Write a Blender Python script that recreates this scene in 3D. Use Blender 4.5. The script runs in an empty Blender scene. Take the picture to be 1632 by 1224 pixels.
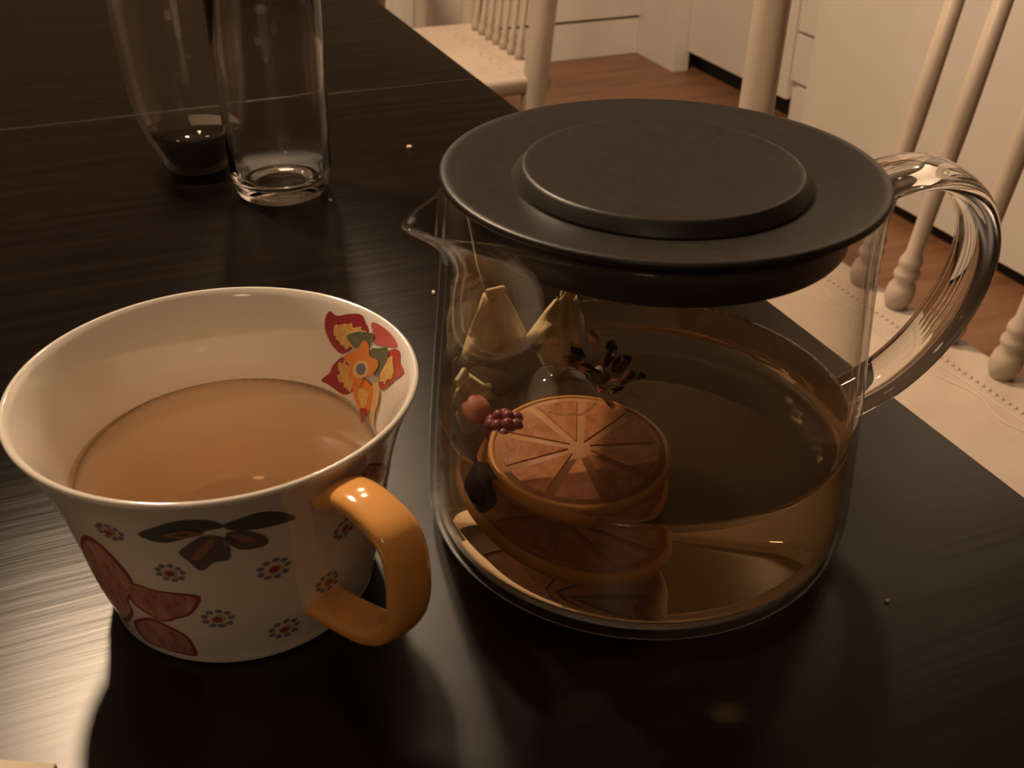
import bpy, bmesh, math, random
from mathutils import Vector, Matrix
random.seed(7)
S = bpy.context.scene
COL = S.collection
PI = math.pi

# ------------------------------------------------------------------ frame of the room
TH = 0.396488                       # angle between the camera heading and the table's long side
TZ = 0.78                           # table top height
cT, sT = math.cos(TH), math.sin(TH)
def W(x, y, z=0.0):                 # metres right / ahead of the photographer, height over the table top
    return Vector((x*cT + y*sT, -x*sT + y*cT, z + TZ))

# ------------------------------------------------------------------ camera
cam = bpy.data.cameras.new('camera')
camo = bpy.data.objects.new('camera', cam); COL.objects.link(camo)
PITCH, ROLL, FPX, CH = 0.5638, 0.01099, 1691.4, 0.25284
F = Vector((0, math.cos(PITCH), -math.sin(PITCH))); R0 = Vector((1, 0, 0)); U0 = R0.cross(F)
Rv = R0*math.cos(ROLL) + U0*math.sin(ROLL); Uv = -R0*math.sin(ROLL) + U0*math.cos(ROLL)
def rw(v): return Vector((v.x*cT + v.y*sT, -v.x*sT + v.y*cT, v.z))
M3 = Matrix((rw(Rv), rw(Uv), -rw(F))).transposed()
camo.matrix_world = Matrix.Translation(W(0, 0, CH)) @ M3.to_4x4()
cam.sensor_fit = 'HORIZONTAL'; cam.sensor_width = 36; cam.lens = FPX/1632*36
cam.clip_start = 0.01; cam.clip_end = 50
cam.dof.use_dof = True; cam.dof.focus_distance = 0.42; cam.dof.aperture_fstop = 26
S.camera = camo

# ------------------------------------------------------------------ world, lights, exposure
wd = bpy.data.worlds.new('world'); S.world = wd; wd.use_nodes = True
wd.node_tree.nodes['Background'].inputs[0].default_value = (1, .72, .45, 1)
wd.node_tree.nodes['Background'].inputs[1].default_value = 0.006
WARM = (1.0, 0.71, 0.465)
def point(name, loc, power, radius, col=WARM):
    l = bpy.data.lights.new(name, 'POINT'); l.energy = power; l.shadow_soft_size = radius; l.color = col
    o = bpy.data.objects.new(name, l); COL.objects.link(o); o.location = loc; return o
def area(name, loc, target, power, sx, sy, col=WARM):
    l = bpy.data.lights.new(name, 'AREA'); l.shape = 'RECTANGLE'; l.size = sx; l.size_y = sy; l.energy = power; l.color = col
    o = bpy.data.objects.new(name, l); COL.objects.link(o); o.location = loc
    o.rotation_euler = (Vector(target)-Vector(loc)).to_track_quat('-Z', 'Y').to_euler(); return o
point('pendant_light', W(-0.405, 0.80, 0.778), 27.0, 0.03)
area('shelf_light', W(-0.333, 1.582, 0.95), W(-.06, 0.3, 0), 1.3, 0.085, 0.028)
point('kitchen_light', W(1.05, 2.24, 1.62), 1.5, 0.06)
point('far_light', W(-0.212, 1.19, 0.975), 4.0, 0.03)
sp = bpy.data.lights.new('kitchen_fill_spot', 'SPOT'); sp.energy = 145; sp.spot_size = math.radians(112); sp.spot_blend = .5; sp.shadow_soft_size = .08; sp.color = WARM  # added spot that brightens the cabinets, turned away from the table
spo = bpy.data.objects.new('kitchen_fill_spot', sp); COL.objects.link(spo); spo.location = (.25, 1.7, 2.4)
spo.rotation_euler = (Vector((1.75, 2.0, .45))-spo.location).to_track_quat('-Z', 'Y').to_euler()
point('front_fill_light', W(-0.3, -1.2, 1.3), 5.0, 0.15)  # added fill behind the camera, lifts the shaded front of the cup
S.view_settings.view_transform = 'Standard'; S.view_settings.look = 'None'
S.view_settings.exposure = 0.22; S.view_settings.gamma = 1.0; S.view_settings.use_curve_mapping = False
S.cycles.max_bounces = 16; S.cycles.transmission_bounces = 14; S.cycles.transparent_max_bounces = 24
S.cycles.glossy_bounces = 6; S.cycles.diffuse_bounces = 4; S.cycles.volume_bounces = 2
S.cycles.sample_clamp_indirect = 4.0; S.cycles.blur_glossy = 0.6

# ------------------------------------------------------------------ materials
def mat(name, col=(.5, .5, .5), rough=.5, **k):
    m = bpy.data.materials.new(name); m.use_nodes = True
    b = m.node_tree.nodes['Principled BSDF']
    b.inputs['Base Color'].default_value = (*col, 1); b.inputs['Roughness'].default_value = rough
    for n, v in k.items(): b.inputs[n.replace('_', ' ')].default_value = v
    return m
def nd(m, t, **k):
    n = m.node_tree.nodes.new(t)
    for a, v in k.items():
        if a in n.inputs: n.inputs[a].default_value = v
        else: setattr(n, a, v)
    return n
def lk(m, a, b): m.node_tree.links.new(a, b)
def grained(name, c1, c2, rough, scale, stretch, bump=.1, coord='Object', detail=4, rvar=0):
    m = mat(name, c1, rough); b = m.node_tree.nodes['Principled BSDF']
    tc = nd(m, 'ShaderNodeTexCoord'); mp = nd(m, 'ShaderNodeMapping'); mp.inputs['Scale'].default_value = stretch
    nz = nd(m, 'ShaderNodeTexNoise', Scale=scale, Detail=detail); nz.inputs['Roughness'].default_value = .65
    lk(m, tc.outputs[coord], mp.inputs[0]); lk(m, mp.outputs[0], nz.inputs['Vector'])
    cr = nd(m, 'ShaderNodeValToRGB'); cr.color_ramp.elements[0].color = (*c1, 1); cr.color_ramp.elements[1].color = (*c2, 1)
    cr.color_ramp.elements[0].position = .35; cr.color_ramp.elements[1].position = .68
    lk(m, nz.outputs[0], cr.inputs[0]); lk(m, cr.outputs[0], b.inputs['Base Color'])
    bp = nd(m, 'ShaderNodeBump', Strength=bump); bp.inputs['Distance'].default_value = .001
    lk(m, nz.outputs[0], bp.inputs['Height']); lk(m, bp.outputs[0], b.inputs['Normal'])
    if rvar:
        mr = nd(m, 'ShaderNodeMapRange'); mr.inputs['To Min'].default_value = rough-rvar; mr.inputs['To Max'].default_value = rough+rvar
        lk(m, nz.outputs[0], mr.inputs['Value']); lk(m, mr.outputs[0], b.inputs['Roughness'])
    return m
M = {}
M['table'] = grained('dark_stained_wood', (.0045, .0034, .0032), (.010, .0075, .006), .31, 60, (.10, 1.6, 1), .13, rvar=.05)
def satin(m, rough, ior, k):
    # satin varnish: diffuse wood under a Beckmann gloss (short lobe tails)
    nt = m.node_tree; b = nt.nodes['Principled BSDF']; out = nt.nodes['Material Output']
    df = nd(m, 'ShaderNodeBsdfDiffuse'); gl = nd(m, 'ShaderNodeBsdfGlossy', distribution='BECKMANN'); gl.inputs['Roughness'].default_value = rough
    gl.inputs['Color'].default_value = (k, k, k, 1)
    fr = nd(m, 'ShaderNodeFresnel'); fr.inputs['IOR'].default_value = ior; mx = nd(m, 'ShaderNodeMixShader')
    for n, ins in (('Base Color', df.inputs['Color']),):
        lk(m, b.inputs[n].links[0].from_socket, ins)
    nl = b.inputs['Normal'].links[0].from_socket
    lk(m, nl, df.inputs['Normal']); lk(m, nl, gl.inputs['Normal'])
    lk(m, fr.outputs[0], mx.inputs[0]); lk(m, df.outputs[0], mx.inputs[1]); lk(m, gl.outputs[0], mx.inputs[2]); lk(m, mx.outputs[0], out.inputs['Surface'])
satin(M['table'], .30, 1.5, .85)
M['seam'] = mat('seam_light_catch', (.045, .030, .022), .5)  # lighter brown stands in for light caught on the leaf bevels
M['chairpaint'] = grained('cream_chair_paint', (.40, .33, .27), (.46, .385, .31), .45, 12, (1, 1, 1), .08)
M['cabinet'] = grained('white_cabinet_paint', (.70, .66, .60), (.74, .70, .64), .45, 6, (1, 1, 1), .03)
M['toe'] = mat('black_toe_kick', (.008, .007, .006), .7)
M['handle'] = mat('dark_cabinet_pull', (.015, .012, .012), .5)
M['wallp'] = grained('beige_wall_paint', (.30, .25, .20), (.34, .28, .23), .8, 5, (1, 1, 1), .05)
M['ceil'] = mat('ceiling_paint', (.42, .38, .33), .85)
M['lid'] = grained('black_lid_plastic', (.015, .013, .011), (.021, .018, .015), .40, 260, (1, 1, 1), .10, rvar=.04)
M['porcelain'] = mat('white_porcelain', (.88, .83, .75), .10, Coat_Weight=.6, Coat_Roughness=.04)
M['orange'] = mat('orange_glaze', (.88, .43, .12), .14, Coat_Weight=.6, Coat_Roughness=.05)
M['card'] = mat('cream_card', (.80, .72, .55), .75)
M['crumb'] = mat('pale_crumb', (.75, .65, .5), .8)
M['worktop'] = grained('worktop', (.10, .07, .05), (.16, .11, .07), .4, 30, (1, .2, 1), .05)
def ink(name, c): M[name] = mat(name, c, .16, Coat_Weight=.5, Coat_Roughness=.05)
ink('crimson_ink', (.36, .035, .05)); ink('pink_ink', (.62, .13, .12)); ink('yellow_ink', (.72, .40, .10)); ink('olive_ink', (.13, .14, .08))
ink('tangerine_ink', (.74, .24, .04)); ink('blue_ink', (.12, .15, .20)); ink('cream_ink', (.75, .48, .22)); ink('rust_ink', (.48, .05, .03))
ink('rose_ink', (.50, .22, .20)); ink('rose_line_ink', (.34, .07, .09)); ink('leaf_ink', (.11, .12, .11)); ink('violet_ink', (.17, .13, .15)); ink('slate_ink', (.27, .24, .27)); ink('brown_ink', (.38, .20, .11))

def thin_glass(name, ior=1.47, tint=(1, 1, 1), haze=0):
    m = bpy.data.materials.new(name); m.use_nodes = True; nt = m.node_tree; nt.nodes.clear()
    out = nd(m, 'ShaderNodeOutputMaterial'); tr = nd(m, 'ShaderNodeBsdfTransparent'); gl = nd(m, 'ShaderNodeBsdfGlossy')
    tr.inputs[0].default_value = (*tint, 1); gl.inputs['Roughness'].default_value = .03
    geo = nd(m, 'ShaderNodeNewGeometry'); mr = nd(m, 'ShaderNodeMapRange')
    mr.inputs['To Min'].default_value = ior; mr.inputs['To Max'].default_value = 1/ior
    lk(m, geo.outputs['Backfacing'], mr.inputs['Value'])
    fr = nd(m, 'ShaderNodeFresnel'); lk(m, mr.outputs[0], fr.inputs['IOR'])
    mx = nd(m, 'ShaderNodeMixShader'); lk(m, fr.outputs[0], mx.inputs[0]); lk(m, tr.outputs[0], mx.inputs[1]); lk(m, gl.outputs[0], mx.inputs[2])
    last = mx
    if haze:
        df = nd(m, 'ShaderNodeBsdfDiffuse'); df.inputs[0].default_value = (.6, .5, .4, 1)
        m2 = nd(m, 'ShaderNodeMixShader'); m2.inputs[0].default_value = haze
        lk(m, mx.outputs[0], m2.inputs[1]); lk(m, df.outputs[0], m2.inputs[2]); last = m2
    lk(m, last.outputs[0], out.inputs['Surface']); return m
M['potglass'] = thin_glass('clear_pot_glass', 1.5, (.985, .98, .97), .012)
M['hazeglass'] = thin_glass('hazy_tumbler_glass', 1.5, (.97, .96, .94), .035)
M['glass'] = mat('clear_glass', (.98, .97, .95), .02, Transmission_Weight=1.0, IOR=1.47)
def liquid(name, ior, absorb, adens, scat, sdens):
    m = bpy.data.materials.new(name); m.use_nodes = True; nt = m.node_tree; nt.nodes.clear()
    out = nd(m, 'ShaderNodeOutputMaterial'); g = nd(m, 'ShaderNodeBsdfGlass', IOR=ior, Roughness=0.0); g.inputs['Color'].default_value = (1, 1, 1, 1)
    a = nd(m, 'ShaderNodeVolumeAbsorption', Density=adens); a.inputs['Color'].default_value = (*absorb, 1)
    s = nd(m, 'ShaderNodeVolumeScatter', Density=sdens, Anisotropy=.4); s.inputs['Color'].default_value = (*scat, 1)
    ad = nd(m, 'ShaderNodeAddShader'); lk(m, a.outputs[0], ad.inputs[0]); lk(m, s.outputs[0], ad.inputs[1])
    lk(m, g.outputs[0], out.inputs['Surface']); lk(m, ad.outputs[0], out.inputs['Volume']); return m
M['tea'] = liquid('golden_tea', 1.33, (.82, .62, .32), 12, (1, .78, .45), 1.3)
M['darkdrink'] = mat('dark_drink', (.006, .004, .004), .05)
M['cuptea'] = thin_glass('weak_amber_tea', 1.33, (1, 1, 1), .06)
_m = M['cuptea']; _a = nd(_m, 'ShaderNodeVolumeAbsorption', Density=15); _a.inputs['Color'].default_value = (.86, .60, .20, 1)
lk(_m, _a.outputs[0], [n for n in _m.node_tree.nodes if n.type == 'OUTPUT_MATERIAL'][0].inputs['Volume'])
M['teabag'] = grained('wet_teabag_paper', (.60, .45, .22), (.80, .64, .36), .6, 90, (1, 1, 1), .5)
M['teabag'].node_tree.nodes['Principled BSDF'].inputs['Subsurface Weight'].default_value = 0.0
M['string'] = mat('teabag_string', (.75, .66, .5), .8)
M['rind'] = mat('orange_rind', (.62, .27, .06), .45)
M['pith'] = mat('orange_pith', (.44, .20, .075), .6)
M['pulp'] = grained('orange_pulp', (.36, .12, .04), (.52, .22, .08), .35, 200, (1, 1, 1), .4)
M['berry'] = mat('dark_berry_skin', (.018, .008, .010), .25)
M['raspberry'] = mat('red_raspberry', (.26, .06, .07), .4)
M['petal'] = mat('pink_dried_petal', (.52, .17, .10), .6)
M['leafdry'] = mat('dried_leaf', (.14, .09, .04), .6)

# ------------------------------------------------------------------ mesh helpers
def link(name, me, m=None, parent=None, loc=None, rot=None, smooth=False):
    o = bpy.data.objects.new(name, me); COL.objects.link(o)
    if m is not None:
        for k in (m if isinstance(m, list) else [m]): me.materials.append(M[k] if isinstance(k, str) else k)
    if parent is not None: o.parent = parent
    if loc is not None: o.location = loc
    if rot is not None: o.rotation_euler = rot
    if smooth:
        for p in me.polygons: p.use_smooth = True
    return o
def bm_obj(name, bm, m, parent=None, loc=None, rot=None, smooth=False):
    me = bpy.data.meshes.new(name); bmesh.ops.recalc_face_normals(bm, faces=bm.faces[:]); bm.to_mesh(me); bm.free()
    return link(name, me, m, parent, loc, rot, smooth)
def tag(o, label, cat, group=None, kind=None):
    o['label'] = label; o['category'] = cat
    if group: o['group'] = group
    if kind: o['kind'] = kind
    return o
def empty(name, loc, rz=0.0):
    o = bpy.data.objects.new(name, None); COL.objects.link(o); o.location = loc; o.rotation_euler = (0, 0, rz); o.empty_display_size = .05
    return o
def struct(o): o['kind'] = 'structure'; return o
def add_box(bm, x0, x1, y0, y1, z0, z1, bev=0.0, seg=1):
    g = bmesh.ops.create_cube(bm, size=1)['verts']
    for v in g: v.co = Vector((x0+(v.co.x+.5)*(x1-x0), y0+(v.co.y+.5)*(y1-y0), z0+(v.co.z+.5)*(z1-z0)))
    if bev > 0:
        ed = list({e for v in g for e in v.link_edges})
        bmesh.ops.bevel(bm, geom=ed, offset=bev, segments=seg, affect='EDGES', profile=.5)
def box(name, dims, m, parent=None, bev=0.0, seg=1, loc=None, rot=None):
    bm = bmesh.new(); add_box(bm, *dims, bev, seg); return bm_obj(name, bm, m, parent, loc, rot)
def add_lathe(bm, prof, n=64, close=False, M4=None):
    rings = []
    for r, z in prof:
        if r < 1e-7: rings.append([bm.verts.new((0, 0, z))])
        else: rings.append([bm.verts.new((r*math.cos(2*PI*k/n), r*math.sin(2*PI*k/n), z)) for k in range(n)])
    prs = list(zip(rings[:-1], rings[1:]))
    if close: prs.append((rings[-1], rings[0]))
    for a, b in prs:
        for k in range(n):
            k2 = (k+1) % n
            if len(a) == 1 and len(b) == 1: continue
            if len(a) == 1: bm.faces.new((a[0], b[k], b[k2]))
            elif len(b) == 1: bm.faces.new((a[k], a[k2], b[0]))
            else: bm.faces.new((a[k], a[k2], b[k2], b[k]))
    if M4 is not None:
        bmesh.ops.transform(bm, matrix=M4, verts=[v for r in rings for v in r])
def lathe(name, prof, m, parent=None, n=64, close=False, loc=None, rot=None):
    bm = bmesh.new(); add_lathe(bm, prof, n, close); return bm_obj(name, bm, m, parent, loc, rot, True)
def catmull(pts, sub=8, closed=False):
    P = [Vector(p) for p in pts]; n = len(P); out = []
    rng = range(n if closed else n-1)
    for i in rng:
        if closed: a, b, c, d = P[i-1], P[i], P[(i+1) % n], P[(i+2) % n]
        else: a, b, c, d = P[max(i-1, 0)], P[i], P[i+1], P[min(i+2, n-1)]
        for k in range(sub):
            t = k/sub
            out.append(.5*((2*b)+(c-a)*t+(2*a-5*b+4*c-d)*t*t+(3*b-a-3*c+d)*t**3))
    if not closed: out.append(P[-1].copy())
    return out
def add_tube(bm, pts, rad, n=10, cap=True):
    pts = [Vector(p) for p in pts]; rings = []; up = None
    for i, p in enumerate(pts):
        t = (pts[min(i+1, len(pts)-1)]-pts[max(i-1, 0)]).normalized()
        if up is None: up = t.orthogonal().normalized()
        up = (up-t*up.dot(t)).normalized(); s = t.cross(up); r = rad[i] if isinstance(rad, (list, tuple)) else rad
        rings.append([bm.verts.new(p+(up*math.cos(2*PI*k/n)+s*math.sin(2*PI*k/n))*r) for k in range(n)])
    for a, b in zip(rings[:-1], rings[1:]):
        for k in range(n): bm.faces.new((a[k], a[(k+1) % n], b[(k+1) % n], b[k]))
    if cap: bm.faces.new(rings[0][::-1]); bm.faces.new(rings[-1])
def add_strap(bm, path, wid, thk, az, sec=20, power=2.6, taper=None):
    """band handle: path of (radius, z) in the vertical plane at azimuth az, elliptic-ish section"""
    e = Vector((math.cos(az), math.sin(az), 0)); s = Vector((-math.sin(az), math.cos(az), 0))
    P = [e*p[0]+Vector((0, 0, p[1])) for p in path]; rings = []
    for i, p in enumerate(P):
        t = (P[min(i+1, len(P)-1)]-P[max(i-1, 0)]).normalized(); nrm = t.cross(s).normalized()
        w = wid*(taper[0]+(taper[1]-taper[0])*i/(len(P)-1) if taper else 1)
        ring = []
        for k in range(sec):
            a = 2*PI*k/sec; c, q = math.cos(a), math.sin(a)
            c = math.copysign(abs(c)**(2/power), c); q = math.copysign(abs(q)**(2/power), q)
            ring.append(bm.verts.new(p+s*c*w/2+nrm*q*thk/2))
        rings.append(ring)
    for a, b in zip(rings[:-1], rings[1:]):
        for k in range(sec): bm.faces.new((a[k], a[(k+1) % sec], b[(k+1) % sec], b[k]))
    bm.faces.new(rings[0][::-1]); bm.faces.new(rings[-1])
def lerp_tab(tab, x):
    for (a, ra), (b, rb) in zip(tab[:-1], tab[1:]):
        if x <= b: return ra+(rb-ra)*(x-a)/(b-a)
    return tab[-1][1]

# ------------------------------------------------------------------ room shell
struct(box('floor', (-2.2, 2.6, -2.3, 4.05, -.1, 0), grained('laminate_floor', (.17, .080, .038), (.28, .140, .068), .42, 9, (.25, 3.0, 1), .15)))
struct(box('ceiling', (-2.2, 2.6, -2.3, 4.05, 2.5, 2.6), 'ceil'))
struct(box('wall_left', (-2.3, -2.2, -2.3, 4.05, 0, 2.5), 'wallp'))
struct(box('wall_right', (2.6, 2.7, -2.3, 4.05, 0, 2.5), 'wallp'))
struct(box('wall_back', (-2.2, 2.6, 4.05, 4.15, 0, 2.5), 'wallp'))
struct(box('wall_front', (-2.2, 2.6, -2.4, -2.3, 0, 2.5), 'wallp'))

# ------------------------------------------------------------------ kitchen fronts behind the chairs
def cabinet_back(x0, x1, label):
    t = empty('kitchen_cabinet', (x0, 3.4, 0)); w = x1-x0
    tag(t, label, 'cabinet', 'white base cabinets along the far wall')
    box('body', (0.001, w-.001, .018, .6, .13, .88), 'cabinet', t)
    box('door', (.0005, w-.0005, 0, .018, .135, .875), 'cabinet', t, .001)
    box('plinth', (.001, w-.001, .006, .05, 0.001, .124), 'cabinet', t, .001)
    box('recess', (.002, w-.002, .05, .08, .001, .13), 'toe', t)
    return t
cabinet_back(.30, .99, 'white base cabinet at far wall, behind the spindles of the far chair')
cabinet_back(.99, 1.90, 'wide white base cabinet at far wall, right of the far chair')
struct(box('trim_1', (1.90, 1.96, 3.15, 4.0, 0.0, .88), 'cabinet', None, .001))
t = tag(empty('kitchen_cabinet', (1.95, 2.575, 0)), 'white base cabinet with dark recessed toe kick, left of the thick chair post', 'cabinet')
box('body', (.018, .6, .002, .60, .075, .88), 'cabinet', t)
box('door', (0, .018, .001, .572, .068, .875), 'cabinet', t, .001)
box('toe_kick', (.05, .07, .002, .60, .001, .075), 'toe', t)
t = tag(empty('drawer_cabinet', (1.95, 2.275, 0)), 'narrow white drawer cabinet between the thick chair post and the tall cupboard', 'cabinet')
box('body', (.018, .6, .002, .297, .0, .88), 'cabinet', t)
d_ = box('drawer', (0, .018, .004, .290, .272, .56), 'cabinet', t, .001)
box('pull', (-.012, .004, .02, .16, .262, .272), 'handle', d_, .002)
d_ = box('drawer', (0, .018, .004, .290, .13, .262), 'cabinet', t, .001)
box('plinth', (.004, .018, .004, .262, .001, .118), 'cabinet', t, .001)
d_ = box('drawer', (0, .018, .004, .290, .565, .875), 'cabinet', t, .001)
box('pull', (-.012, .004, .02, .16, .555, .565), 'handle', d_, .002)
t = tag(empty('tall_cupboard', (1.78, 1.15, 0)), 'tall plain white cupboard standing proud behind the near chair spindles', 'cupboard')
box('body', (.02, .75, .002, 1.118, .035, 2.0), 'cabinet', t)
box('front_panel', (0, .02, 0, 1.12, .035, 2.0), 'cabinet', t, .002)
box('toe_kick', (.03, .05, .01, 1.11, .001, .035), 'toe', t)
tag(box('worktop', (.30, 2.55, 3.38, 4.04, .88, .92), 'worktop', None, .002), 'brown worktop lying over the far cabinets', 'worktop')

# ------------------------------------------------------------------ table
TX = 0.3066
tb = tag(empty('dining_table', (TX-.5, .814, 0)), 'black-brown stained wooden dining table carrying the teapot, cup and glasses', 'table')
def tpart(name, x0, x1, y0, y1, z0, z1, m, bev=0.0, seg=1):
    return box(name, (x0-(TX-.5), x1-(TX-.5), y0-.814, y1-.814, z0, z1), m, tb, bev, seg)
tpart('table_leaf', TX-.92, TX, -.55, .8128, TZ-.028, TZ, 'table', .0006, 2)
tpart('table_leaf', TX-.92, TX, .8152, 2.10, TZ-.028, TZ, 'table', .0006, 2)
tpart('seam_glint_strip', TX-.92, TX-.001, .8126, .8154, TZ-.02, TZ-.0006, 'seam')  # painted glint along the gap between the two leaves
tpart('apron', TX-.86, TX-.06, -.49, -.46, TZ-.11, TZ-.028, 'table')
tpart('apron', TX-.86, TX-.06, 2.01, 2.04, TZ-.11, TZ-.028, 'table')
tpart('apron', TX-.09, TX-.06, -.46, 2.01, TZ-.11, TZ-.028, 'table')
tpart('apron', TX-.86, TX-.83, -.46, 2.01, TZ-.11, TZ-.028, 'table')
for ax in (TX-.88, TX-.11):
    for ay in (-.51, 1.99): tpart('leg', ax, ax+.07, ay, ay+.07, 0, TZ-.028, 'table', .003)

# ------------------------------------------------------------------ spindle-back chairs
def spindle_mesh(h, r, lean, beads=True):
    bm = bmesh.new()
    prof = [(r*.9, 0)]
    if beads: prof += [(r*1.15, .004), (r*1.45, .012), (r*1.50, .020), (r*1.35, .028), (r*1.0, .034), (r*1.30, .039), (r*1.30, .044), (r*.98, .049), (r*1.22, .053), (r*1.15, .058), (r*.82, .066), (r*.85, .10), (r*1.0, h*.5), (r*.8, h)]
    else: prof += [(r*1.3, .01), (r*1.45, .018), (r*.95, .028), (r*1.2, .034), (r*.8, .044), (r*.9, h*.5), (r*.75, h)]
    P = [(1e-8, 0)]+prof+[(1e-8, h)]
    add_lathe(bm, P, 20)
    for v in bm.verts: v.co.x += lean*v.co.z
    bmesh.ops.recalc_face_normals(bm, faces=bm.faces[:])
    me = bpy.data.meshes.new('spindle'); bm.to_mesh(me); bm.free(); me.materials.append(M['chairpaint'])
    for p in me.polygons: p.use_smooth = True
    return me
def post_part(name, parent, a, b, r0, r1, turned=False):
    bm = bmesh.new(); A, B = Vector(a), Vector(b); n = 14
    pts = [A.lerp(B, k/n) for k in range(n+1)]
    rad = [r0+(r1-r0)*k/n for k in range(n+1)]
    if turned:
        for k in (4, 9): rad[k] *= 1.18; rad[k+1] *= .82
    add_tube(bm, pts, rad, 20); return bm_obj(name, bm, 'chairpaint', parent, None, None, True)
def spindle_chair(name, label, y0, y1, seat_z, xb, lean, ys, sp_r, post_ys, post_r, beads, depth, group, plean):
    """back of the chair runs along y at x = xb, the seat reaches under the table towards -x"""
    ym = (y0+y1)/2; t = tag(empty(name, (xb-depth/2, ym, 0)), label, 'chair', group)
    ox, oy = xb-depth/2, ym
    # seat: saddle board with a softly rounded outline
    bm = bmesh.new(); hw = (y1-y0)/2; xr = xb+.018-ox; xf = xb-depth-ox
    out = catmull([(xr, -hw*.93, 0), (xr+.004, -hw*.5, 0), (xr+.006, 0, 0), (xr+.004, hw*.5, 0), (xr, hw*.93, 0), (xr-.03, hw, 0),
                   (xf+.10, hw*1.0, 0), (xf+.02, hw*.9, 0), (xf, 0, 0), (xf+.02, -hw*.9, 0), (xf+.10, -hw, 0), (xr-.03, -hw, 0)], 6, True)
    def ring(z, s): return [bm.verts.new((p.x-(s if p.x > (xr+xf)/2 else -s), p.y*(1-s/hw), z)) for p in out]
    L = [ring(seat_z-.034, .012), ring(seat_z-.028, .002), ring(seat_z-.010, 0), ring(seat_z-.003, .002), ring(seat_z, .008)]
    for a, b in zip(L[:-1], L[1:]):
        for k in range(len(a)): bm.faces.new((a[k], a[(k+1) % len(a)], b[(k+1) % len(a)], b[k]))
    bm.faces.new(L[0][::-1]); bm.faces.new(L[-1])
    seat = bm_obj('seat', bm, 'chairpaint', t)
    for p in seat.data.polygons: p.use_smooth = len(p.vertices) == 4
    # pressed ornament round the seat: bead row and scroll line
    bm = bmesh.new(); k = -hw+.03
    while k < hw-.03:
        m4 = Matrix.Translation((xr-.048, k, seat_z)) @ Matrix.Diagonal((1, 1, .5, 1))
        bmesh.ops.create_icosphere(bm, subdivisions=1, radius=.0032, matrix=m4); k += .0085
    bm_obj('carved_bead_row', bm, 'chairpaint', seat, None, None, True)['kind'] = 'stuff'
    for off, amp in ((.070, .006), (.058, 0)):
        bm = bmesh.new(); add_tube(bm, [(xr-off+amp*math.sin(q*1.15), -hw+.03+q*(2*hw-.06)/40, seat_z) for q in range(41)], .0016, 6)
        bm_obj('carved_scroll_line', bm, 'chairpaint', seat, None, None, True)
    sm = spindle_mesh(.42, sp_r, lean, beads)
    for y in ys: link('spindle', sm, None, t, (xb-ox, y-oy, seat_z-.002))
    for py, dx in post_ys:
        post_part('back_post', t, (xb-ox+dx-.02*(plean > 0), py-oy, 0.0), (xb-ox+dx+plean*.46, py-oy-.03, seat_z+.46), post_r, post_r*.92)
    z1 = seat_z+.42; x1 = xb-ox+lean*.42
    bm = bmesh.new(); add_box(bm, x1-.014, x1+.014, post_ys[0][0]-oy-.05, post_ys[1][0]-oy, z1-.01, z1+.10, .008, 3)
    bm_obj('crest_rail', bm, 'chairpaint', t)
    for (lx, ly) in ((xf+.07, -hw+.06), (xf+.07, hw-.06)):
        post_part('leg', t, (lx-.03, ly*1.10, 0), (lx, ly, seat_z-.033), .014, .019, True)
    for sy in (-1, 1):
        bm = bmesh.new(); add_tube(bm, [(xr-.03, sy*(hw-.055), seat_z*.45), (xf+.055, sy*(hw-.055), seat_z*.45)], .009, 12)
        bm_obj('stretcher', bm, 'chairpaint', t, None, None, True)
    return t
G = 'cream spindle-back chairs along the table side'
spindle_chair('dining_chair', 'cream spindle-back chair with turned beads, nearest, right of the teapot handle', .40, 1.09, .48, .795, .15,
              [.86, .80, .72, .642, .565], .0105, [(.40, -.004), (1.12, -.004)], .0235, True, .42, G, 0.0)
spindle_chair('dining_chair', 'cream chair with slim close-set spindles and flat post, beyond the teapot lid', 1.75, 2.16, .48, .785, .13,
              [2.093-k*.0385 for k in range(7)], .0065, [(1.775, -.028), (2.19, .0)], .024, False, .36, G, .13)
spindle_chair('dining_chair', 'farthest cream chair at the table, only its near back post showing', 2.57, 2.86, .48, .785, .13,
              [2.60+k*.035 for k in range(7)], .0065, [(2.515, .0), (2.87, .0)], .020, False, .26, G, .13)

# ------------------------------------------------------------------ teapot
POT = (0.04647, 0.3188)
pot = tag(empty('glass_teapot', W(*POT), -TH), 'round clear glass teapot with black lid and glass loop handle, half full', 'teapot')
body_tab = [(0, .0722), (.0012, .0742), (.004, .0760), (.009, .0771), (.016, .0773), (.03, .0765), (.05, .0752), (.07, .0733), (.09, .0716), (.11, .0702), (.1285, .0694)]
SPA = math.radians(-152)
def pot_r(a, z, inset=0.0):
    r = lerp_tab(body_tab, z)-inset
    da = (a-SPA+PI) % (2*PI)-PI
    tz = max(0, (z-.092)/(.1285-.092))
    w = math.radians(18.5-5*tz if da > 0 else 15-4*tz)
    wt = math.exp(-(da/w)**2*.9)*(1-.10*tz)
    r += .0210*(.12*tz+.88*tz**4.0)*wt
    # the rim flares a little on both sides of the spout
    return r
bm = bmesh.new(); N = 160
zo = [0, .0012, .004, .009, .016, .03, .045, .06, .075]+[.084]+[.092+k*(.1285-.092)/16 for k in range(17)]
def prings(zs, inset): return [[bm.verts.new((pot_r(2*PI*k/N, z, inset)*math.cos(2*PI*k/N), pot_r(2*PI*k/N, z, inset)*math.sin(2*PI*k/N), zz)) for k in range(N)] for z, zz in zs]
outer = prings([(z, z) for z in zo], 0)
topr = prings([(.1285, .1294)], .0010)
inner = prings([(z, max(z, .0045)+(0 if z > .004 else .0)) for z in reversed([.0055]+[z for z in zo if z > .006])], .0022)
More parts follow.
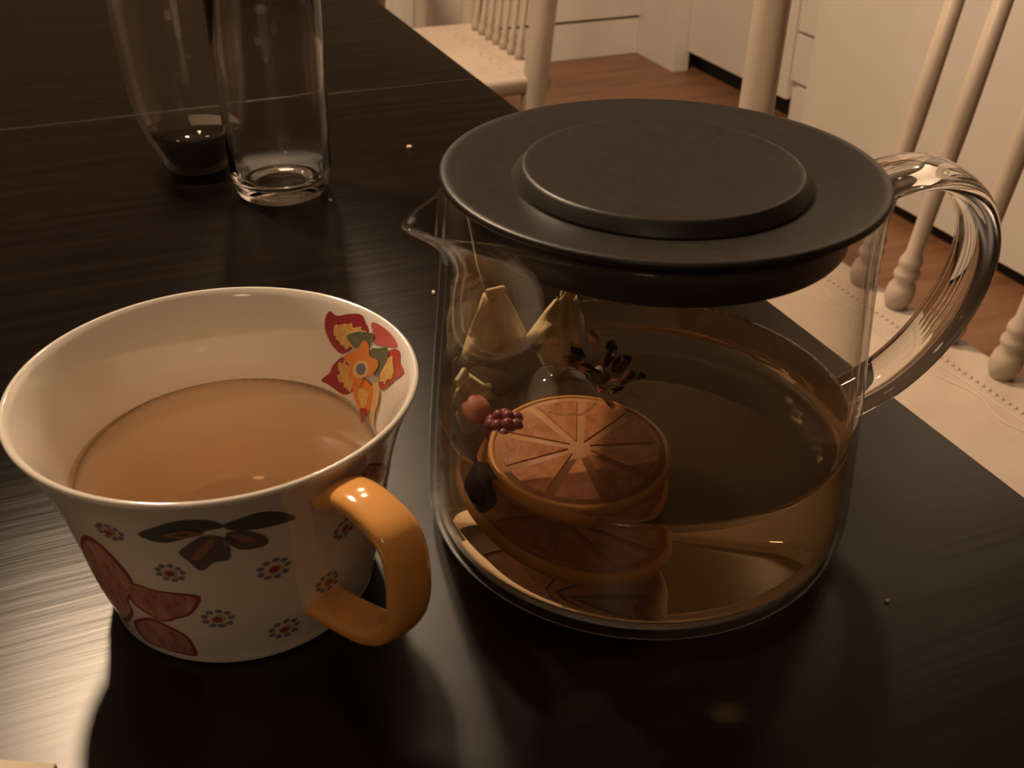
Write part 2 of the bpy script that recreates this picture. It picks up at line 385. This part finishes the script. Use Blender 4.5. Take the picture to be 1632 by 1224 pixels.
base_in = [[bm.verts.new((.066*math.cos(2*PI*k/N), .066*math.sin(2*PI*k/N), .0040)) for k in range(N)]]
rings = outer+topr+inner+base_in
for a, b in zip(rings[:-1], rings[1:]):
    for k in range(N): bm.faces.new((a[k], a[(k+1) % N], b[(k+1) % N], b[k]))
c0 = bm.verts.new((0, 0, .0006)); c1 = bm.verts.new((0, 0, .0040))
for k in range(N): bm.faces.new((c0, outer[0][(k+1) % N], outer[0][k])); bm.faces.new((c1, base_in[0][k], base_in[0][(k+1) % N]))
glass_body = bm_obj('glass_body', bm, 'potglass', pot, None, None, True)
# loop handle
bm = bmesh.new()
hp = catmull([(.0700, .1200, 0), (.0800, .1245, 0), (.0960, .1250, 0), (.1100, .1165, 0), (.1175, .1000, 0), (.1160, .0800, 0), (.1070, .0605, 0), (.0930, .0450, 0), (.0752, .0345, 0)], 8)
add_strap(bm, [(p.x, p.y) for p in hp], .0235, .0090, math.radians(11), 24, 2.3, (1.05, .95))
bm_obj('handle', bm, 'glass', pot, None, None, True)
# lid
lid = lathe('lid', [(1e-8, .1270), (.050, .1272), (.0690, .1302), (.0700, .1308), (.0702, .1318), (.0698, .1326), (.0690, .1329), (.0670, .1326), (.0560, .1308), (.0470, .1290), (1e-8, .1289)], 'lid', pot, 128)
lathe('lid_plug', [(.0600, .1290), (.0600, .1150), (.0595, .1143), (.0575, .1143), (.0570, .1150), (.0570, .1285)], 'lid', lid, 96, True)
lathe('lid_knob', [(1e-8, .1285), (.0465, .1285), (.0476, .1290), (.0472, .1300), (.0446, .1328), (.0441, .1335), (.0434, .1337), (.0422, .1335), (1e-8, .1333)], 'lid', lid, 96)
# tea inside
LZ = .0475
tp = [(1e-8, .0043), (.0585, .0043), (.0710, .0062)]
for z in (.009, .016, .03, .045): tp.append((lerp_tab(body_tab, z)-.0024, z))
tp += [(lerp_tab(body_tab, LZ)-.0024, LZ+.0006), (lerp_tab(body_tab, LZ)-.0034, LZ+.0001), (lerp_tab(body_tab, LZ)-.006, LZ), (1e-8, LZ)]
tea = lathe('tea', tp, 'tea', None, 128, False, W(*POT), (0, 0, -TH))
tag(tea, 'clear golden tea filling the lower part of the glass teapot', 'tea')

def at(x, y, z): return W(x, y, z)
def orange_slice(name, label, loc, r, tilt, rz):
    t = tag(empty(name, loc), label, 'orange slice', 'orange slices in the teapot'); t.rotation_euler = (tilt[0], tilt[1], rz)
    h = .0032
    lathe('rind', [(r*.93, -h), (r*.99, -h*.8), (r, 0), (r*.99, h*.8), (r*.93, h)], 'rind', t, 64, True)
    lathe('pith', [(1e-8, -h*.86), (r*.94, -h*.9), (r*.94, h*.9), (1e-8, h*.86)], 'pith', t, 64)
    for k in range(9):
        bm = bmesh.new(); a0 = 2*PI*k/9+.055; a1 = 2*PI*(k+1)/9-.055
        o = [Vector((r*.10*math.cos((a0+a1)/2), r*.10*math.sin((a0+a1)/2), 0))]+[Vector((r*.86*math.cos(a0+(a1-a0)*q/5), r*.86*math.sin(a0+(a1-a0)*q/5), 0)) for q in range(6)]
        o = [p-(p-sum(o, Vector())/7)*.04 for p in o]
        lo = [bm.verts.new((p.x, p.y, -h*1.0)) for p in o]; hi = [bm.verts.new((p.x, p.y, h*1.0)) for p in o]
        bm.faces.new(lo[::-1]); bm.faces.new(hi)
        for q in range(7): bm.faces.new((lo[q], lo[(q+1) % 7], hi[(q+1) % 7], hi[q]))
        bm_obj('segment', bm, 'pulp', t)
    return t
orange_slice('orange_slice', 'orange slice floating flat at the surface of the tea', at(.0225, .2850, .0450), .0305, (.05, -.03), .4)
orange_slice('orange_slice', 'orange slice sunk tilted on the teapot bottom under the floating one', at(.0210, .2930, .0195), .034, (.20, -.10), 1.3)

def teabag(label, loc, w, h, d, rot, seed):
    rnd = random.Random(seed); t = tag(empty('teabag', loc), label, 'teabag', 'wet teabags leaning in the teapot'); t.rotation_euler = rot
    bm = bmesh.new(); nx, nz = 12, 14; F_ = []
    for side in (-1, 1):
        g = []
        for j in range(nz+1):
            row = []
            for i in range(nx+1):
                a, b = i/nx, j/nz; ww = w*(1-.72*b**1.3)
                puff = math.sin(PI*min(max(a, 0), 1))**.6*(1-b)**.7*math.sin(PI*min(b*.9+.12, 1))
                wr = (math.sin(a*19+b*6+seed)*.5+math.sin(a*7-b*13+seed*2)*.5)*.0012
                edge = 0 if i in (0, nx) or j in (0, nz) else 1
                row.append(bm.verts.new(((a-.5)*ww+wr*.6, side*edge*(puff*d/2+.0004)+wr*1.4, b*h+.0015*math.sin(a*9+seed))))
            g.append(row)
        for j in range(nz):
            for i in range(nx):
                q = (g[j][i], g[j][i+1], g[j+1][i+1], g[j+1][i]); bm.faces.new(q if side < 0 else q[::-1])
    bmesh.ops.remove_doubles(bm, verts=bm.verts[:], dist=.00002)
    bm_obj('bag', bm, 'teabag', t, None, None, True)
    bm = bmesh.new(); add_box(bm, -w*.10, w*.12, -.0010, .0010, h*.95, h*1.10, .0004); bm_obj('folded_top', bm, 'teabag', t)
    return t
tbg = teabag('crumpled tan teabag leaning at the spout side of the pot', at(-.0060, .354, .0370), .038, .029, .012, (-.18, .10, .25), 1)
bm = bmesh.new(); add_tube(bm, catmull([(-.004, 0, .0300), (-.0055, .003, .040), (-.0042, .008, .050), (-.0050, .010, .060)], 5), .00035, 6); bm_obj('string', bm, 'string', tbg)
teabag('small pale pointed teabag corner standing behind the floating fruit', at(.0160, .357, .0430), .026, .0235, .010, (-.10, .20, -.35), 4)
teabag('brownish teabag hanging low at the left glass wall', at(-.0110, .322, .0300), .030, .027, .010, (-.1, -.35, .7), 9)

def lump(name, label, cat, loc, r, m, seed, group=None, sq=(1, 1, 1), drup=0):
    rnd = random.Random(seed); bm = bmesh.new()
    if drup:
        for k in range(drup):
            ph = math.acos(1-2*(k+.5)/drup); a = k*2.39996
            p = Vector((math.sin(ph)*math.cos(a)*sq[0], math.sin(ph)*math.sin(a)*sq[1], math.cos(ph)*sq[2]))*r*.78
            bmesh.ops.create_icosphere(bm, subdivisions=2, radius=r*.30, matrix=Matrix.Translation(p))
        bmesh.ops.create_icosphere(bm, subdivisions=2, radius=r*.75, matrix=Matrix.Diagonal((*sq, 1)))
    else:
        bmesh.ops.create_icosphere(bm, subdivisions=3, radius=r)
        ph = [rnd.uniform(0, 6) for _ in range(3)]
        for v in bm.verts:
            n = v.co.normalized(); k = 1+.05*math.sin(n.x*4+ph[0])+.05*math.sin(n.y*5+ph[1])+.05*math.sin(n.z*6+ph[2])
            v.co = Vector((v.co.x*sq[0], v.co.y*sq[1], v.co.z*sq[2]))*k
    o = bm_obj(name, bm, m, None, loc, (rnd.uniform(-.5, .5), rnd.uniform(-.5, .5), rnd.uniform(0, 6)), True)
    return tag(o, label, cat, group)
lump('dark_berry', 'dark round berry against the front left glass wall', 'berry', at(-.0085, .2760, .0375), .0068, 'berry', 3, None, (1, 1, 1.1))
lump('raspberry', 'red raspberry beside the dark berry at the rim of the orange slice', 'berry', at(-.0020, .2985, .0450), .0078, 'raspberry', 5, None, (1, 1, .9), 34)
lump('fruit_chunk', 'pinkish fruit chunk floating at the left wall below the teabag', 'fruit', at(-.0125, .3080, .0470), .0062, 'petal', 8, None, (1.2, .8, .7))
def flower_cluster(label, loc, seed):
    rnd = random.Random(seed); t = tag(empty('dried_blossom', loc), label, 'flower')
    for k in range(19):
        bm = bmesh.new(); a = k*2.39996; L = rnd.uniform(.007, .0115); wv = rnd.uniform(.004, .0065)
        prof = [(0, 0), (.3, 1), (.7, .9), (1, .15)]; A = []; B = []
        for q, ww in prof:
            A.append(bm.verts.new((q*L, -wv*ww*.5, .0022*math.sin(q*2.2)))); B.append(bm.verts.new((q*L, wv*ww*.5+1e-5, .0022*math.sin(q*2.2)+.0004)))
        for q in range(3): bm.faces.new((A[q], A[q+1], B[q+1], B[q]))
        ex = bmesh.ops.solidify(bm, geom=bm.faces[:], thickness=.0005)
        el = rnd.uniform(-.9, .1)
        bm_obj('petal', bm, 'petal' if k % 3 else 'leafdry', t, (math.cos(a)*.0045*(k % 4), math.sin(a)*.0045*(k % 4), .0012*(k % 3)), (rnd.uniform(-.6, .6), el, a), True)
    bm = bmesh.new(); bmesh.ops.create_icosphere(bm, subdivisions=2, radius=.0040); bm_obj('flower_center', bm, 'leafdry', t, None, None, True)
    return t
flower_cluster('dried brown and pink blossom floating behind the orange slice', at(.0320, .3300, .0480), 2)
lump('leaf_clump', 'dark brown clump of wet leaves floating left of the blossom', 'leaves', at(-.0080, .3330, .0400), .0070, 'leafdry', 12, None, (1.4, 1, .6))
# big bubble on the tea
bm = bmesh.new(); add_lathe(bm, [(.0135*math.cos(q*PI/16), .0105*math.sin(q*PI/16)) for q in range(8)]+[(1e-8, .0105)], 40)
tag(bm_obj('bubble', bm, thin_glass('bubble_film', 1.33, (.99, .98, .96)), None, at(.0165, .3165, LZ+.0004), None, True), 'large clear bubble dome on the tea left of the blossom', 'bubble')

# ------------------------------------------------------------------ cup
CUP = (-0.09129, 0.27661)
cup = tag(empty('tea_cup', W(*CUP), -TH), 'wide white porcelain cup with painted flowers and orange handle, full of tea', 'cup')
ctab = [(0, .0420), (.004, .0440), (.02, .0478), (.04, .0510), (.055, .0540), (.068, .0580), (.078, .0624)]
cs = catmull([(z, r, 0) for z, r in ctab[1:]], 8); cfine = [(0, .0418), (.0006, .0430), (.0020, .0440)]+[(p.x, p.y) for p in cs]
def cup_r(z): return lerp_tab(cfine, z)
prof = [(1e-8, .0012), (.0360, .0012), (.0385, .0), (.0418, 0)]+[(r, z) for z, r in cfine[1:]]
prof += [(.0622, .0786), (.0614, .0790), (.0606, .0787)]
zz = .0765
while zz > .010: prof.append((cup_r(zz)-.0030+.0006*max(0, (zz-.07)/.008), zz)); zz -= .0035
prof += [(.0405, .0080), (.0370, .0060), (.0300, .0050), (1e-8, .0048)]
lathe('cup_body', prof, 'porcelain', cup, 128)
bm = bmesh.new()
hp = catmull([(.0575, .0660, 0), (.0660, .0715, 0), (.0765, .0725, 0), (.0870, .0690, 0), (.0905, .0590, 0), (.0895, .0450, 0), (.0835, .0335, 0), (.0735, .0260, 0), (.0600, .0215, 0), (.0460, .0180, 0)], 7)
add_strap(bm, [(p.x, p.y) for p in hp], .0135, .0066, math.radians(-45), 24, 2.8, (1.0, 1.05))
bm_obj('handle', bm, 'orange', cup, None, None, True)
TZC = .0475
tq = [(1e-8, .0051), (.0300, .0053), (.0368, .0063), (.0402, .0084)]
for z in (.014, .02, .027, .034, .041): tq.append((cup_r(z)-.00315, z))
tq += [(cup_r(TZC)-.00315, TZC+.0006), (cup_r(TZC)-.0034, TZC+.0004), (cup_r(TZC)-.0042, TZC+.0001), (cup_r(TZC)-.006, TZC), (1e-8, TZC)]
ct = lathe('cup_tea', tq, 'cuptea', None, 96, False, W(*CUP), (0, 0, -TH))
tag(ct, 'light amber tea filling the white cup', 'tea')

M['rose_ink'] = grained('mottled_rose_ink', (.40, .12, .13), (.62, .36, .27), .16, 260, (1, 1, .35), .0)
M['yellow_ink'] = grained('mottled_yellow_ink', (.66, .34, .08), (.82, .56, .22), .16, 500, (1, 1, 1), .0)
INNER = {
 'a_red': [(62.4, 74.8), (58.9, 74.1), (53.6, 76.1), (48.6, 77.2), (45.6, 75.5), (43.0, 73.9), (44.8, 70.6), (49.0, 65.6), (53.5, 62.6), (58.4, 64.1), (62.2, 67.9), (63.5, 71.9)],
 'a_yel': [(58.5, 71.6), (55.7, 71.3), (53.2, 73.4), (50.1, 73.1), (45.7, 73.7), (44.5, 72.0), (47.0, 68.5), (49.7, 65.8), (53.4, 65.5), (55.5, 67.1), (57.8, 67.3), (57.6, 69.5)],
 'a_grn': [(52.2, 69.4), (49.1, 71.5), (46.7, 72.5), (42.9, 73.5), (39.1, 74.2), (40.0, 71.1), (43.8, 69.2), (46.6, 67.1), (49.4, 67.7)],
 'b_pnk': [(43.0, 76.0), (42.1, 77.0), (38.1, 77.4), (30.6, 77.4), (24.7, 76.3), (31.6, 73.3), (37.8, 71.6), (40.2, 73.7)],
 'c_red': [(53.2, 61.6), (57.0, 57.7), (58.3, 54.6), (62.4, 50.7), (59.4, 50.2), (55.6, 49.4), (52.1, 48.9), (48.5, 49.2), (43.9, 53.0), (47.1, 57.3), (50.6, 61.5)],
 'c_yel': [(52.4, 60.5), (54.6, 57.6), (53.0, 56.3), (54.1, 53.6), (50.6, 52.8), (48.9, 51.3), (44.1, 53.4), (46.6, 58.4), (49.7, 60.5)],
 'd_red': [(27.9, 73.8), (21.9, 76.2), (17.9, 74.4), (11.3, 74.6), (15.6, 69.5), (22.9, 62.2), (28.4, 61.7), (29.6, 67.4)],
 'd_yel': [(27.5, 72.0), (22.3, 72.5), (21.9, 70.4), (17.9, 70.4), (21.3, 66.3), (25.3, 63.5), (28.9, 64.2), (28.8, 67.8)],
 'e_grn': [(38.5, 69.4), (34.4, 71.6), (29.6, 73.8), (27.0, 71.4), (28.7, 66.0), (31.3, 63.0), (35.0, 64.9)],
 'f_org': [(44.6, 55.5), (38.0, 59.1), (33.5, 59.3), (30.4, 58.9), (29.8, 53.6), (31.8, 48.4), (35.3, 43.5), (38.9, 47.6), (42.7, 50.7)],
 'f_pnk': [(37.6, 48.1), (32.4, 50.5), (32.1, 48.0), (35.3, 43.5)],
 'g_org': [(31.3, 61.2), (25.7, 61.3), (24.1, 56.5), (25.3, 52.2), (24.6, 47.3), (30.4, 51.5), (31.3, 56.2)],
 'h_org': [(43.2, 71.0), (39.7, 70.4), (37.6, 67.8), (32.2, 68.6), (30.9, 66.3), (34.0, 62.2), (38.3, 59.9), (39.2, 56.8), (43.9, 56.3), (47.7, 56.6), (47.6, 60.3), (51.1, 62.3), (48.7, 64.8), (45.2, 67.0)],
 'h_crm': [(36.1, 63.7), (36.4, 61.7), (38.5, 59.7), (41.7, 58.3), (44.4, 58.4), (45.6, 59.9), (45.3, 61.9), (43.3, 63.8), (40.5, 64.9), (37.7, 65.0)],
 'h_blu': [(37.9, 63.1), (38.3, 61.5), (40.2, 60.1), (42.4, 59.8), (43.7, 60.8), (43.2, 62.4), (41.5, 63.7), (39.2, 64.0)]}
OUTER = {
 'p_pnk1': [(-125.0, 53.1), (-118.4, 53.7), (-113.7, 47.4), (-111.0, 41.0), (-112.0, 34.1), (-117.4, 27.0), (-118.7, 20.1), (-130.5, 9.4), (-137, 17.3), (-139, 28.7), (-135, 42.0)],
 'p_pnk2': [(-115.4, 36.8), (-109.4, 38.0), (-102.5, 37.1), (-95.8, 37.2), (-87.8, 35.8), (-92.4, 27.8), (-98.5, 24.6), (-105.0, 21.8), (-112.0, 24.4), (-116.0, 27.6)],
 'p_pnk3': [(-122.2, 14.4), (-111.0, 22.0), (-104.4, 20.7), (-98.1, 16.8), (-96.4, 11.6), (-97.0, 4.7), (-104.6, 4.2), (-113, 4.3), (-123.1, 4.5)],
 'l_grn1': [(-100.1, 63.7), (-92.5, 68.9), (-86.2, 71.8), (-79.1, 70.9), (-75.9, 66.7), (-81.1, 65.6), (-88.3, 62.0), (-94.8, 60.5)],
 'l_grn2': [(-76.4, 67.5), (-71.9, 69.4), (-65.5, 70.3), (-59.6, 66.9), (-56.0, 62.3), (-61.0, 62.1), (-67.8, 62.8), (-73.6, 64.3)],
 'l_gry1': [(-75.6, 63.7), (-70.5, 63.3), (-65.4, 59.0), (-64.5, 55.3), (-67.1, 54.2), (-72.6, 55.0), (-75.6, 59.1)],
 'l_gry2': [(-90.2, 56.3), (-85.9, 60.7), (-81.4, 63.8), (-76.5, 61.7), (-75.5, 56.8), (-76.5, 51.5), (-80.8, 51.1), (-84.2, 48.1), (-86.3, 48.3), (-88.3, 52.4)],
 'l_org1': [(-87.2, 54.1), (-80.4, 61.9), (-79.4, 59.9), (-84.7, 52.8)],
 'l_org2': [(-75.1, 63.0), (-70.0, 60.8), (-67.6, 57.1), (-71.6, 58.6)],
 'l_org3': [(-93.0, 64.3), (-86.6, 66.7), (-81.2, 64.9), (-87.4, 63.2)],
 'l_blu': [(-77.4, 60.1), (-75.7, 60.8), (-75.0, 58.4), (-76.7, 57.7)],
 'q_pnk': [(-31.8, 69.1), (-24.1, 64.4), (-12.5, 54.7), (-12.3, 49.5), (-21.9, 53.6), (-26.9, 55.2), (-32.2, 62.2)]}
def shrink(poly, k):
    cx = sum(p[0] for p in poly)/len(poly); cz = sum(p[1] for p in poly)/len(poly)
    return [(cx+(p[0]-cx)*k, cz+(p[1]-cz)*k) for p in poly]
def toothed(poly, k=.15):
    sm = catmull([(a, z, 0) for a, z in poly], 2, True); cx = sum(p.x for p in sm)/len(sm); cz = sum(p.y for p in sm)/len(sm)
    return [(cx+(p.x-cx)*(1+(k if i % 2 else -k)), cz+(p.y-cz)*(1+(k if i % 2 else -k))) for i, p in enumerate(sm)]
def print_part(name, layers, inside):
    """flat glaze print laid over the cup wall: every layer is (polygon in degrees / mm, ink)"""
    mats = []; allbm = bmesh.new()
    for li, (poly, mk) in enumerate(layers):
        if mk not in mats: mats.append(mk)
        sm = catmull([(a, z, 0) for a, z in poly], 3, True)
        b2 = bmesh.new(); f = b2.faces.new([b2.verts.new((p.x, p.y, 0)) for p in sm])
        bmesh.ops.triangulate(b2, faces=[f]); bmesh.ops.subdivide_edges(b2, edges=b2.edges[:], cuts=3, use_grid_fill=True)
        vm = {}
        for v in b2.verts:
            a = math.radians(v.co.x); z = v.co.y/1000
            if inside: r = cup_r(z)-.0030+.0006*max(0, (z-.07)/.008)-.00010-.00006*li
            else: r = cup_r(z)+.00008+.00006*li
            vm[v] = allbm.verts.new((r*math.cos(a), r*math.sin(a), z))
        for f in b2.faces:
            try: nf = allbm.faces.new([vm[v] for v in f.verts]); nf.material_index = mats.index(mk)
            except ValueError: pass
        b2.free()
    me = bpy.data.meshes.new(name); allbm.to_mesh(me); allbm.free()
    return link(name, me, mats, cup, None, None, True)
I_ = INNER; O_ = OUTER
print_part('printed_flower', [(I_['a_red'], 'crimson_ink'), (I_['b_pnk'], 'pink_ink'), (I_['c_red'], 'crimson_ink'), (I_['d_red'], 'rust_ink'), (toothed(I_['a_yel']), 'yellow_ink'), (toothed(I_['c_yel']), 'yellow_ink'), (toothed(I_['d_yel']), 'yellow_ink'),
    (I_['a_grn'], 'olive_ink'), (I_['e_grn'], 'olive_ink'), (I_['g_org'], 'cream_ink'), (I_['f_org'], 'tangerine_ink'), (shrink(I_['f_org'], .5), 'yellow_ink'), (I_['f_pnk'], 'crimson_ink'), (I_['h_org'], 'tangerine_ink'), (I_['h_crm'], 'cream_ink'), (I_['h_blu'], 'blue_ink')], True)
for k in ('p_pnk1', 'p_pnk2', 'p_pnk3'):
    print_part('printed_petal', [(O_[k], 'rose_line_ink'), (shrink(O_[k], .88), 'rose_ink')], False)
print_part('printed_petal', [(O_['q_pnk'], 'crimson_ink'), (shrink(O_['q_pnk'], .8), 'rose_ink')], False)
print_part('printed_leaf', [(O_['l_grn1'], 'leaf_ink'), (O_['l_grn2'], 'leaf_ink'), (O_['l_gry1'], 'violet_ink'), (O_['l_gry2'], 'violet_ink'), (O_['l_org1'], 'brown_ink'), (O_['l_org2'], 'brown_ink'), (O_['l_org3'], 'brown_ink'), (O_['l_blu'], 'slate_ink'), (shrink(O_['l_org3'], .4), 'olive_ink')], False)
FL = [(-95.2, 46.6, 1), (-63.5, 43.3, 1.15), (-84.2, 25.4, 1.1), (-61.8, 14.0, 1.15), (-109.4, 62.1, 1.0), (-37.4, 46.6, 1.0), (-44, 27.0, 1.0), (-150, 52, 1), (-170, 30, 1), (10, 40, 1), (40, 55, 1), (70, 30, 1), (110, 50, 1), (140, 25, 1)]
for a, z, s in FL:
    mmdeg = math.degrees(1/(cup_r(z/1000)*1000)); lay = []
    for k in range(9):
        q = 2*PI*k/9; cx, cz = math.cos(q)*3.6*s, math.sin(q)*3.1*s
        lay.append(([(a+(cx+.95*s*math.cos(w))*mmdeg, z+cz+.85*s*math.sin(w)) for w in [2*PI*j/6 for j in range(6)]], 'slate_ink'))
    lay = lay[:9]
    lay.append(([(a+(1.9*s*math.cos(w))*mmdeg, z+1.7*s*math.sin(w)) for w in [2*PI*j/8 for j in range(8)]], 'cream_ink'))
    lay.append(([(a+(1.35*s*math.cos(w))*mmdeg, z+1.2*s*math.sin(w)) for w in [2*PI*j/8 for j in range(8)]], 'rose_line_ink'))
    # petals of one floret never overlap, so they share a layer
    print_part('printed_floret', lay, False)

# ------------------------------------------------------------------ glasses
g1 = lathe('tumbler', [(1e-8, .0030), (.0175, .0022), (.0200, .0006), (.0235, 0), (.0270, .0020), (.0296, .0075), (.0305, .014), (.0312, .04), (.0322, .09), (.0332, .160),
     (.0328, .1612), (.0320, .1608), (.0306, .09), (.0296, .04), (.0286, .017), (.0262, .0115), (.0200, .0090), (1e-8, .0086)], 'glass', None, 96, False, W(-.1434, .6212))
tag(g1, 'empty clear straight tumbler with a thick rounded base, nearer of the two glasses', 'glass')
g2 = tag(empty('drinking_glass', W(-.2065, .6620), -TH), 'hazy round-bellied glass with dark drink in the bottom, behind the clear tumbler', 'glass')
gp = catmull([(.0140, .0, 0), (.0195, .0020, 0), (.0250, .0140, 0), (.0315, .030, 0), (.0365, .055, 0), (.0380, .090, 0), (.0380, .130, 0)], 5)
P_ = [(1e-8, .0015)]+[(p.x, p.y) for p in gp]+[(.0374, .1312)]+[(max(p.x-.0018, .001), p.y+.003 if p.y < .02 else p.y) for p in reversed(gp)][:-2]+[(1e-8, .0050)]
lathe('bowl', P_, 'hazeglass', g2, 96)
dp = [(p.x-.0021, p.y+.0032) for p in gp if .001 < p.y < .0235]
lathe('dark_drink', [(1e-8, .0053)]+dp+[(dp[-1][0], .0262), (1e-8, .0260)], 'darkdrink', g2, 64)

# ------------------------------------------------------------------ small things
c = Vector((-.042, .229, TZ)); ex = Vector((-.894, .447, 0))
bm = bmesh.new(); add_box(bm, 0, .085, 0, .055, 0, .0016, .0003)
cd = bm_obj('paper_card', bm, 'card', None, c, (0, 0, math.atan2(ex.y, ex.x)))
tag(cd, 'cream paper card corner at the front left of the table', 'card')
for (x, y, r, s, lab) in ((0.204, .674, .0016, 1, 'tiny pale crumb between the tumbler and the teapot lid'), (0.150, .464, .0011, 2, 'tiny pale crumb between the cup and the teapot spout'), (.220, .195, .0007, 3, 'tiny white speck on the table right of the teapot'), (.131, .603, .0010, 4, 'tiny pale crumb at the foot of the clear tumbler')):
    lump('crumb', lab, 'crumb', (x, y, TZ+r*.7), r, 'crumb', s, 'crumbs on the table', (1.3, .9, .7))
